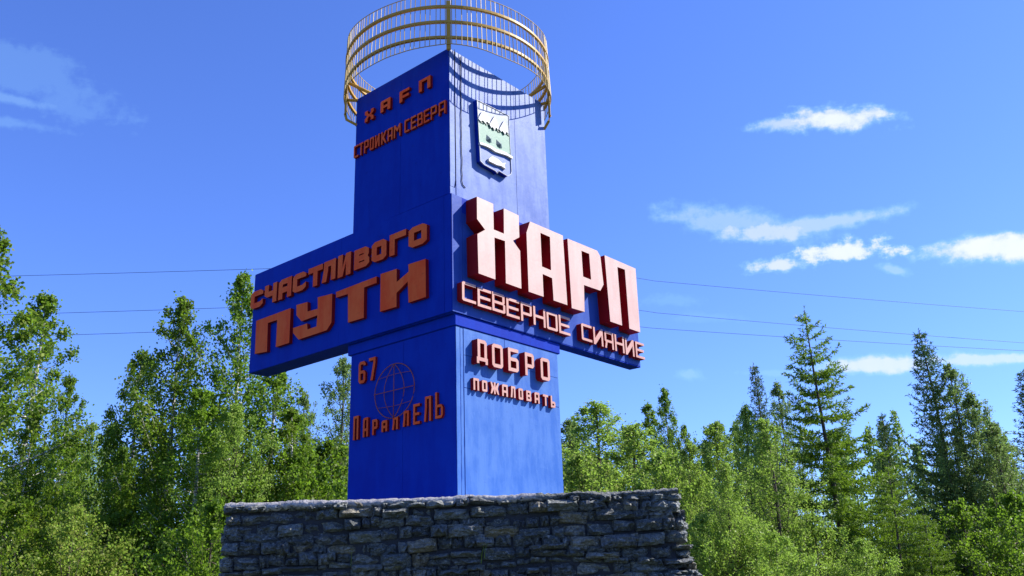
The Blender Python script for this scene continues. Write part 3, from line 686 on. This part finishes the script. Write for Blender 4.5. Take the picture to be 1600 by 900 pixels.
# ------------------------------------------------------------------ overhead wires
pole = empty('utility_pole', (-3.5, 46.3, 0)); tag(pole, 'tall wooden utility pole far behind the blue stele', 'pole')
v, f = tube([(0, 0, 0), (0, 0, 12), (0, 0, 24.6)], .2, 10, .12); link('shaft', pmesh('shaft', v, f, [M_wood], smooth=True), pole)
wires = [('topmost', 23.85, 24.6, (10.6, 51.5), (46.1, 63.0), 24.0), ('middle', 21.1, 21.6, (10.5, 51.0), (45.7, 63.5), 21.3), ('lowest', 19.55, 19.9, (10.5, 49.8), (43.5, 59.9), 19.7)]
for nm, zc, zl, pa, pb, zr in wires:
    v, f = tube([(0, -.1, zc - .25), (0, -.1, zc)], .06, 8); link('insulator', pmesh('insulator', v, f, [M_mortar], smooth=True), pole)
    pts = []
    for i in range(17):
        t_ = 1 - i / 16; pts.append(Vector((-3.5 - 75 * t_, 46.2, zc + (zl - zc) * t_ - 1.1 * t_ * (1 - t_))))
    dx, dy = pb[0] - pa[0], pb[1] - pa[1]
    for i in range(1, 17):
        t_ = i / 16; x = -3.5 + (pb[0] * 1.7 + 3.5) * t_
        yl = pa[1] + (x - pa[0]) * dy / dx
        y = 46.2 + (yl - 46.2) * min(1, t_ * 6)
        pts.append(Vector((x, y, zr + .2 - 1.6 * t_ * (1 - t_) * 1.0)))
    v, f = tube(pts, .016, 5)
    tag(link('power_line', pmesh('power_line', v, f, [M_dark], smooth=True)), f'{nm} of the three thin power lines crossing the sky behind the stele', 'power line', 'power lines behind the stele')

# ------------------------------------------------------------------ trees
def quads_mesh(name, centers, ax, ay, material):
    """centers (n,3), half axis vectors ax, ay (n,3): one leaf quad each"""
    n = len(centers)
    v = np.empty((n, 4, 3), np.float32)
    v[:, 0] = centers - ax; v[:, 1] = centers + ay * 1.0 - ax * .15; v[:, 2] = centers + ax; v[:, 3] = centers - ay * 1.0 - ax * .15
    me = bpy.data.meshes.new(name)
    me.vertices.add(n * 4); me.vertices.foreach_set('co', v.reshape(-1))
    me.loops.add(n * 4); me.loops.foreach_set('vertex_index', np.arange(n * 4, dtype=np.int32))
    me.polygons.add(n); me.polygons.foreach_set('loop_start', np.arange(0, n * 4, 4, dtype=np.int32))
    me.polygons.foreach_set('loop_total', np.full(n, 4, np.int32))
    me.update(); me.materials.append(material); me.validate()
    return me
def unit(v): return v / np.maximum(np.linalg.norm(v, axis=-1, keepdims=True), 1e-9)
def profile(kind, t):
    if kind == 'birch': return np.clip(np.where(t < .3, .55 + 1.5 * t, 1.0 * ((1 - t) / .7) ** .85), 0, 1)
    if kind == 'slim': return np.clip(np.where(t < .25, .6 + 1.6 * t, ((1 - t) / .75) ** .75), 0, 1)
    if kind == 'shrub': return np.clip(np.where(t < .45, .75 + .55 * t, ((1 - t) / .55) ** .55), 0, 1)
    return np.clip(((1 - t) ** .9), 0, 1)
def broad_tree(seed, H, R, nleaf, leaf, kind='birch', low=.10, nlimb=46, tight=.16, up=.8, fork=False, bushy=1.0):
    r = np.random.default_rng(seed)
    # trunk
    ph = r.uniform(0, 6.28, 2); amp = H * .012
    tz = np.linspace(0, 1, 14)
    trunk = np.stack([amp * np.sin(tz * 5 + ph[0]) * tz, amp * np.sin(tz * 4 + ph[1]) * tz, tz * H], 1)
    verts, faces = [], []
    def add(pts, r0, r1, s):
        v, f = tube([Vector(p) for p in pts], r0, s, r1); k = len(verts); verts.extend(v); faces.extend([tuple(k + i for i in q) for q in f])
    r_t = .012 * H + .02
    add(trunk, r_t, .012, 7)
    cs, wt = [], []
    ts = low + (1 - low) * (np.arange(nlimb) + r.uniform(0, 1, nlimb)) / nlimb
    for k, t in enumerate(ts):
        p0 = np.array([np.interp(t, tz, trunk[:, i]) for i in range(3)])
        az = k * 2.399 + r.uniform(-.5, .5)
        Lh = min(R * profile(kind, t) * r.uniform(.55, 1.2) + .06, .10 + (1 - t) * H * .55)
        rise = min(Lh * up * r.uniform(.7, 1.3), (1.03 - t) * H * .9)
        d = np.array([math.cos(az), math.sin(az), 0])
        s = np.linspace(0, 1, 6)[:, None]
        # start lower so that the tip sits near the limb's height
        bend = r.uniform(-.12, .12, 3)
        pts = p0 + d * Lh * s + np.array([0, 0, 1]) * rise * (s - .35) * s ** .6 + bend * Lh * s * s
        pts[0] = p0
        if pts[-1, 2] > H * 1.01: pts[:, 2] -= (pts[-1, 2] - H * 1.01) * s[:, 0]
        add(pts, max(.008, r_t * .33 * (1 - t) + .008), .004, 4)
        nt = max(3, int(Lh * 4.2 * bushy))
        for j in range(nt):
            q = 1.0 if j == 0 else r.uniform(.15, 1) ** .75
            base = np.array([np.interp(q, s[:, 0], pts[:, i]) for i in range(3)])
            side = unit(r.normal(0, 1, 3) * .8 + d * .45 + np.array([0, 0, up * .75])) * r.uniform(.35, .9) * (.08 + .42 * Lh * (1.1 - q * .8)) * (1 if t < .75 else .8)
            tip = base + side
            if j % 2 == 0: add([base, base + side * .5 + np.array([0, 0, .02]), tip], .006, .003, 3)
            for m in range(4):
                cs.append(base + side * (.15 + .28 * m)); wt.append(1.25 - .22 * m)
    cs = np.array(cs); wt = np.array(wt) * r.uniform(.35, 1.6, len(cs))
    nt_ = 16
    top = np.stack([np.interp(np.linspace(.86, 1, nt_), tz, trunk[:, 0]), np.interp(np.linspace(.86, 1, nt_), tz, trunk[:, 1]), np.linspace(H * .86, H * 1.01, nt_)], 1)
    cs = np.concatenate([cs, top]); wt = np.concatenate([wt, np.linspace(1.0, .25, nt_)])
    idx = r.choice(len(cs), nleaf, p=wt / wt.sum())
    sig = tight * r.uniform(.6, 1.3, len(cs))[idx][:, None] * np.clip(1.25 - .8 * (cs[idx, 2:3] / H) ** 2, .4, 1.1)
    c = cs[idx] + r.normal(0, 1, (nleaf, 3)) * sig * np.array([1, 1, 1.1])
    c[:, 2] = np.maximum(c[:, 2], .1)
    a = unit(r.normal(0, 1, (nleaf, 3)) + np.array([0, 0, -.35]))
    b = unit(np.cross(a, r.normal(0, 1, (nleaf, 3))))
    sz = leaf * r.uniform(.6, 1.25, (nleaf, 1))
    return pmesh('trunk', verts, faces, [M_birchbark], smooth=True), (c, a * sz * .5, b * sz * .36)
def conifer(seed, H, R, nn, needle, dens=1.0, low=.06, droop=.1, upturn=.28, spacing=.30, prof=.85, sparse=.0, length_var=.25):
    r = np.random.default_rng(seed)
    verts, faces = [], []
    def add(pts, r0, r1, s):
        v, f = tube([Vector(p) for p in pts], r0, s, r1); k = len(verts); verts.extend(v); faces.extend([tuple(k + i for i in q) for q in f])
    ph = r.uniform(0, 6.28)
    tz = np.linspace(0, 1, 12)
    trunk = np.stack([H * .006 * np.sin(tz * 6 + ph), H * .006 * np.cos(tz * 5 + ph), tz * H], 1)
    r_t = .010 * H + .02
    add(trunk, r_t, .012, 7)
    segs = []                                    # shoots carrying needles: start, vector
    z = H * low
    while z < H * .985:
        t = z / H
        nb = 6 if t < .8 else 4
        a0 = r.uniform(0, 6.28)
        for k in range(nb):
            if r.random() < sparse: continue
            az = a0 + 2 * math.pi * k / nb + r.uniform(-.3, .3)
            Lb = R * (1 - t) ** prof * r.uniform(1 - length_var, 1 + length_var * .6) + .10
            d = np.array([math.cos(az), math.sin(az), 0]); p0 = np.array([trunk[0, 0] * 0 + np.interp(t, tz, trunk[:, 0]), np.interp(t, tz, trunk[:, 1]), z + r.uniform(-.06, .06)])
            s = np.linspace(0, 1, 7)[:, None]
            lift = upturn * (1.8 if t > .8 else 1)
            pts = p0 + d * Lb * s + np.array([0, 0, 1]) * Lb * (-droop * s * 1.6 + (droop * .9 + lift) * s ** 2)
            add(pts, .006 + .012 * (1 - t) * (Lb / max(R, .1)), .003, 3)
            nsh = max(4, int(Lb * 9))
            side0 = np.array([-d[1], d[0], 0])
            for j in range(nsh):
                q = .12 + .88 * (j + r.random()) / nsh
                b = np.array([np.interp(q, s[:, 0], pts[:, i]) for i in range(3)])
                sl = min(.55, (.10 + .42 * Lb * (1 - q * .75) * .5)) * r.uniform(.6, 1.2)
                for sgn in (-1, 1):
                    v = (side0 * sgn * .85 + d * .55 + np.array([0, 0, r.uniform(-.25, .25)])) * sl
                    segs.append((b, v))
            for j in range(6): 
                q = j / 6; b = np.array([np.interp(q, s[:, 0], pts[:, i]) for i in range(3)]); e = np.array([np.interp(q + 1 / 6, s[:, 0], pts[:, i]) for i in range(3)])
                segs.append((b, e - b))
        z += spacing * r.uniform(.8, 1.25) * (.6 if t > .75 else 1)
    segs.append((np.array([trunk[-1, 0], trunk[-1, 1], H * .93]), np.array([0, 0, H * .08])))
    S = np.array([s_[0] for s_ in segs]); V = np.array([s_[1] for s_ in segs])
    ln = np.linalg.norm(V, axis=1); pr = ln / ln.sum()
    idx = r.choice(len(S), nn, p=pr)
    q = r.random((nn, 1))
    c = S[idx] + V[idx] * q
    dirv = unit(V[idx] * 1.0)
    a = unit(dirv * .7 + r.normal(0, .62, (nn, 3)))
    sz = needle * r.uniform(.7, 1.3, (nn, 1))
    c = c + a * sz * .45
    b = unit(np.cross(a, r.normal(0, 1, (nn, 3))))
    return pmesh('trunk', verts, faces, [M_bark], smooth=True), (c, a * sz * .5, b * sz * .14)

PROTO = {}
def proto(key, fn, leafmat, barkmat, *a, **k):
    tme, (c, x, y) = fn(*a, **k)
    tme.materials.clear(); tme.materials.append(barkmat)
    PROTO[key] = (tme, quads_mesh('foliage', c, x, y, leafmat), a[1])
def tree(key, name, label, cat, px, py, Y, group=None, rz=0.0, wide=1.0, base=None, lean=0.0):
    """px, py: where the tip shows; Y: how far back it stands"""
    tme, fme, H0 = PROTO[key]
    tip = at(px, py, Y); h = tip.z
    e = empty(name, (tip.x, Y, 0)); tag(e, label, cat, group)
    s = h / H0
    e.rotation_euler = (0, lean, rz); e.scale = (s * wide, s * wide, s)
    link('trunk', tme, e)
    f = link('foliage', fme, e); f['kind'] = 'stuff'
    return e

proto('birchA', broad_tree, M_leafB, M_birchbark, 1, 10.0, 2.5, 26000, .095, 'birch', nlimb=60, tight=.15)
proto('birchB', broad_tree, M_leafB, M_birchbark, 2, 10.0, 1.9, 19000, .095, 'slim', nlimb=58, tight=.15)
proto('birchC', broad_tree, M_leafB, M_birchbark, 3, 10.0, 2.8, 30000, .095, 'birch', nlimb=70, tight=.16)
proto('willowA', broad_tree, M_leafL, M_bark, 4, 8.0, 1.9, 30000, .068, 'birch', nlimb=80, tight=.13, up=1.6, bushy=1.3)
proto('willowB', broad_tree, M_leafL, M_bark, 5, 8.0, 1.5, 24000, .066, 'slim', nlimb=76, tight=.12, up=1.9, bushy=1.3)
proto('poplar', broad_tree, M_leafP, M_bark, 6, 10.0, 1.6, 28000, .075, 'slim', nlimb=84, tight=.13, up=2.1, bushy=1.4)
proto('shrub', broad_tree, M_leafL, M_bark, 7, 4.0, 1.7, 16000, .068, 'shrub', nlimb=56, tight=.11, low=.03, up=1.5, bushy=1.3)
proto('dshrub', broad_tree, M_leafB, M_bark, 8, 4.0, 1.8, 16000, .075, 'shrub', nlimb=54, tight=.11, low=.03, up=1.3, bushy=1.2)
proto('spruceA', conifer, M_needle, M_bark, 11, 11.0, 2.3, 46000, .12, spacing=.32, upturn=.5, prof=.9, sparse=.08)
proto('larchA', conifer, M_larch, M_bark, 12, 11.5, 3.1, 56000, .14, spacing=.46, droop=.10, upturn=.30, sparse=.18, prof=.75)
proto('larchB', conifer, M_larch, M_bark, 13, 7.0, 2.4, 30000, .11, spacing=.36, droop=.15, upturn=.2, prof=.7, sparse=.15)
proto('spruceB', conifer, M_needle, M_bark, 14, 11.0, 1.6, 28000, .12, spacing=.30, upturn=.5, prof=.8)

GL = 'birches left of the stele'; GR = 'trees right of the stele'; GB = 'trees standing further back'
# left side
tree('birchA', 'birch_tree', 'tall dark birch cut by the left edge of the frame, topmost leaves at mid height', 'tree', -22, 350, 7, GL, .4)
tree('birchB', 'birch_tree', 'slim airy birch with a pointed tip, second from the left frame edge', 'tree', 70, 462, 12, GL, 2.0, 1.0)
tree('birchB', 'birch_tree', 'low birch branch cluster leaning right of the slim airy birch', 'tree', 112, 590, 13.5, GL, 4.2, .7)
tree('birchC', 'birch_tree', 'broad dark birch with rounded top left of the arm end', 'tree', 286, 474, 10, GL, 1.1, .92)
tree('birchA', 'birch_tree', 'dark birch whose shoulder stands left of the broad dark birch', 'tree', 226, 548, 10.8, GL, 3.3, .75)
tree('birchC', 'birch_tree', 'tall sunlit birch rising behind the end of the left arm', 'tree', 386, 434, 10.5, GL, 5.0, .85)
tree('birchB', 'birch_tree', 'bright green birch spreading below the left arm', 'tree', 436, 560, 9.5, GL, .2, 1.15)
tree('willowA', 'willow_tree', 'yellow green willow in front of the tall sunlit birch', 'tree', 372, 640, 7.5, GL, 1.7, 1.0)
tree('poplar', 'poplar_tree', 'grey green slender tree touching the left side of the column', 'tree', 533, 566, 17, GL, .9, 1.0)
tree('poplar', 'poplar_tree', 'thin grey green tree between the bright birch and the column', 'tree', 478, 618, 18, GL, 2.9, .8)
tree('willowB', 'willow_tree', 'pale pointed tree in the gap between the left birches', 'tree', 146, 668, 20, GB, 1.0, .8)
tree('willowB', 'willow_tree', 'pale thin tree right beside the dark birch shoulder', 'tree', 176, 668, 22, GB, 3.0, .9)
tree('larchB', 'larch_tree', 'young larch low in the gap between the left birches', 'tree', 112, 665, 15, GB, 1.0, .9)
tree('birchC', 'birch_tree', 'dark leafy birch low between the slim airy birch and the broad dark birch', 'tree', 50, 650, 9, GL, 2.2, .8)
tree('birchB', 'birch_tree', 'birch with pale trunk showing in front of the broad dark birch', 'tree', 318, 610, 7.5, GL, 4.1, 1.2)
tree('birchA', 'birch_tree', 'dark birch low in the centre of the left trees', 'tree', 195, 700, 8, GL, 5.2, .9)
tree('birchB', 'birch_tree', 'sunlit birch with pale trunk above the left end of the plinth', 'tree', 455, 640, 8.5, GL, 2.4, 1.1)
# right side
tree('poplar', 'poplar_tree', 'grey green tree just right of the column, half hidden by it', 'tree', 884, 662, 17, GR, .3, 1.4)
tree('willowA', 'willow_tree', 'pale green willow with feathery top right of the column', 'tree', 930, 636, 14, GR, 2.3, 1.7)
tree('willowA', 'willow_tree', 'pale green willow above the right half of the plinth', 'tree', 985, 668, 12, GR, 4.4, 1.7)
tree('birchC', 'poplar_tree', 'dark round topped tree rising behind the pale willows', 'tree', 1037, 612, 20, GR, .8, .62)
tree('birchB', 'birch_tree', 'dark slim tree leaning against the round topped tree', 'tree', 1012, 632, 21, GR, 2.8, .8)
tree('birchA', 'birch_tree', 'dark low tree at the right foot of the round topped tree', 'tree', 1068, 665, 20, GR, 1.8, .6)
tree('willowB', 'willow_tree', 'bright green willow right of the plinth corner', 'tree', 1118, 668, 11, GR, 1.2, 1.15)
tree('willowA', 'willow_tree', 'bright green willow below the thin dark spruce', 'tree', 1160, 640, 12, GR, 3.6, .85)
tree('spruceB', 'spruce_tree', 'thin dark spruce left of the big layered conifer', 'tree', 1178, 572, 21, GR, .7, .8)
tree('poplar', 'birch_tree', 'thin airy birch between the thin dark spruce and the big layered conifer', 'tree', 1216, 603, 20, GR, 2.2, .8)
tree('larchA', 'larch_tree', 'big layered conifer with separate upturned branches, tallest on the right', 'tree', 1260, 480, 12, GR, 1.3, 1.0, lean=.02)
tree('spruceA', 'spruce_tree', 'dark small spruce in the gap right of the big layered conifer', 'tree', 1378, 645, 19, GR, .4, .9)
tree('spruceA', 'spruce_tree', 'dense dark conifer with the sharpest tip on the far right', 'tree', 1438, 516, 15, GR, 2.2, 1.0)
tree('poplar', 'birch_tree', 'grey green leafy tree leaning on the dense dark conifer', 'tree', 1478, 575, 14.5, GR, .5, 1.0)
tree('willowB', 'willow_tree', 'bright upright willow left of the big layered conifer, below the thin spruce', 'tree', 1195, 662, 9.5, GR, 5.1, 1.1)
tree('willowB', 'willow_tree', 'narrow green willow with two shoots right of the plinth', 'tree', 1075, 700, 8.5, GR, 2.6, 1.1)
tree('willowA', 'willow_tree', 'wide green willow low at the right end of the plinth', 'tree', 1130, 730, 6.5, GR, 3.0, 1.0)
tree('poplar', 'birch_tree', 'sloping leafy birch at the far right below the cloud', 'tree', 1518, 618, 14, GR, 1.9, 1.0)
tree('poplar', 'birch_tree', 'broad grey green leafy tree below and right of the dense conifer', 'tree', 1552, 668, 13, GR, 4.5, 1.4)
tree('spruceB', 'spruce_tree', 'dark spruce cut by the right edge of the frame', 'tree', 1597, 582, 16, GR, 3.1, 1.35)
tree('larchB', 'larch_tree', 'young light green larch in front of the dark conifers', 'tree', 1385, 735, 8.5, GR, 2.0, 1.15)
tree('larchB', 'larch_tree', 'young green larch low behind the big layered conifer trunk', 'tree', 1225, 690, 13.5, GR, .2, 1.0)
# shrubs in front
SH = [('shrub', 1095, 812, 6.5, 'yellow green shrub at the right end of the plinth'), ('shrub', 1150, 800, 7.0, 'yellow green shrub below the bright green willow'), ('shrub', 1210, 838, 6.5, 'small yellow green shrub at the bottom edge left of the big conifer trunk'),
      ('shrub', 1268, 812, 9.0, 'light shrub left of the big conifer trunk'), ('shrub', 1345, 848, 7.0, 'low light shrub right of the big conifer trunk'), ('larchB', 1440, 800, 8.0, 'low young larch in front of the dense dark conifer'), ('dshrub', 1500, 790, 9.0, 'dark shrub below the broad grey green tree'),
      ('dshrub', 1575, 775, 9.5, 'dark shrub at the bottom right corner'), ('dshrub', 30, 790, 5.5, 'dark shrub at the bottom left corner'), ('dshrub', 190, 800, 7.5, 'dark shrub under the broad dark birch'), ('shrub', 118, 800, 5.5, 'bright shrub at the bottom left of the frame'),
      ('dshrub', 335, 790, 5.0, 'sunlit shrub against the left end of the plinth'), ('dshrub', 470, 712, 8.5, 'sunlit shrub above the left half of the plinth'), ('dshrub', 520, 700, 11, 'dark shrub touching the left foot of the column'),
      ('shrub', 905, 720, 10, 'pale shrub touching the right foot of the column'), ('shrub', 1035, 715, 9.5, 'pale shrub above the right end of the plinth')]
for i, (key, px, py, Y, lab) in enumerate(SH):
    tree(key, 'shrub' if 'shrub' in key else 'larch_tree', lab, 'shrub' if 'shrub' in key else 'tree', px, py, Y, 'shrubs along the forest edge', i * 1.7, 1.0)
# the forest behind: one mass that fills the gaps
def wood():
    r = np.random.default_rng(77)
    cs, xs, ys, tv, tf = [], [], [], [], []
    for i in range(150):
        x = -58 + 116 * (i + r.random()) / 150; y = r.uniform(24, 44)
        t_ = y + 12.67
        h = (1.6 + t_ * r.uniform(.125, .185))
        R_ = h * .2; n = 1500
        t = r.random(n) ** .8; a = r.uniform(0, 6.283, n); rr = R_ * np.clip(1.15 * (1 - t) ** .7, 0, 1) * np.sqrt(r.random(n)) * (.7 + .3 * np.sin(a * 3 + t * 40))
        c = np.stack([x + rr * np.cos(a), y + rr * np.sin(a), h * (.03 + .97 * t)], 1) + r.normal(0, .1, (n, 3))
        aa = unit(r.normal(0, 1, (n, 3))); bb = unit(np.cross(aa, r.normal(0, 1, (n, 3)))); sz = r.uniform(.13, .27, (n, 1))
        cs.append(c); xs.append(aa * sz * .5); ys.append(bb * sz * .35)
        v, f = tube([(x, y, 0), (x, y, h * .9)], .09, 5, .02); k = len(tv); tv += v; tf += [tuple(k + j for j in q) for q in f]
    me = quads_mesh('forest', np.concatenate(cs), np.concatenate(xs), np.concatenate(ys), M_leafP)
    o = link('forest', me); tag(o, 'far wood of mixed green trees closing the view behind the nearer trees', 'forest', kind='stuff')
    t2 = link('trunk', pmesh('trunk', tv, tf, [M_bark]), o); t2['kind'] = 'stuff'
wood()
def grass():
    r = np.random.default_rng(5); n = 60000
    x = r.uniform(-26, 26, n); y = r.uniform(-9, 22, n)
    keep = ~((x > PX0 - .1) & (x < PX1 + .5) & (y > PY0 - .1) & (y < PY1)); x, y = x[keep], y[keep]; n = len(x)
    h = r.uniform(.08, .38, n)
    c = np.stack([x, y, h / 2], 1); a = np.stack([r.normal(0, .12, n), r.normal(0, .12, n), np.ones(n)], 1) * h[:, None] * .5
    b = np.stack([np.cos(x * 99), np.sin(x * 99), np.zeros(n)], 1) * .012
    tag(link('grass', quads_mesh('grass', c, a, b, M_leafL)), 'uneven green meadow grass around the plinth', 'grass', kind='stuff')
grass()
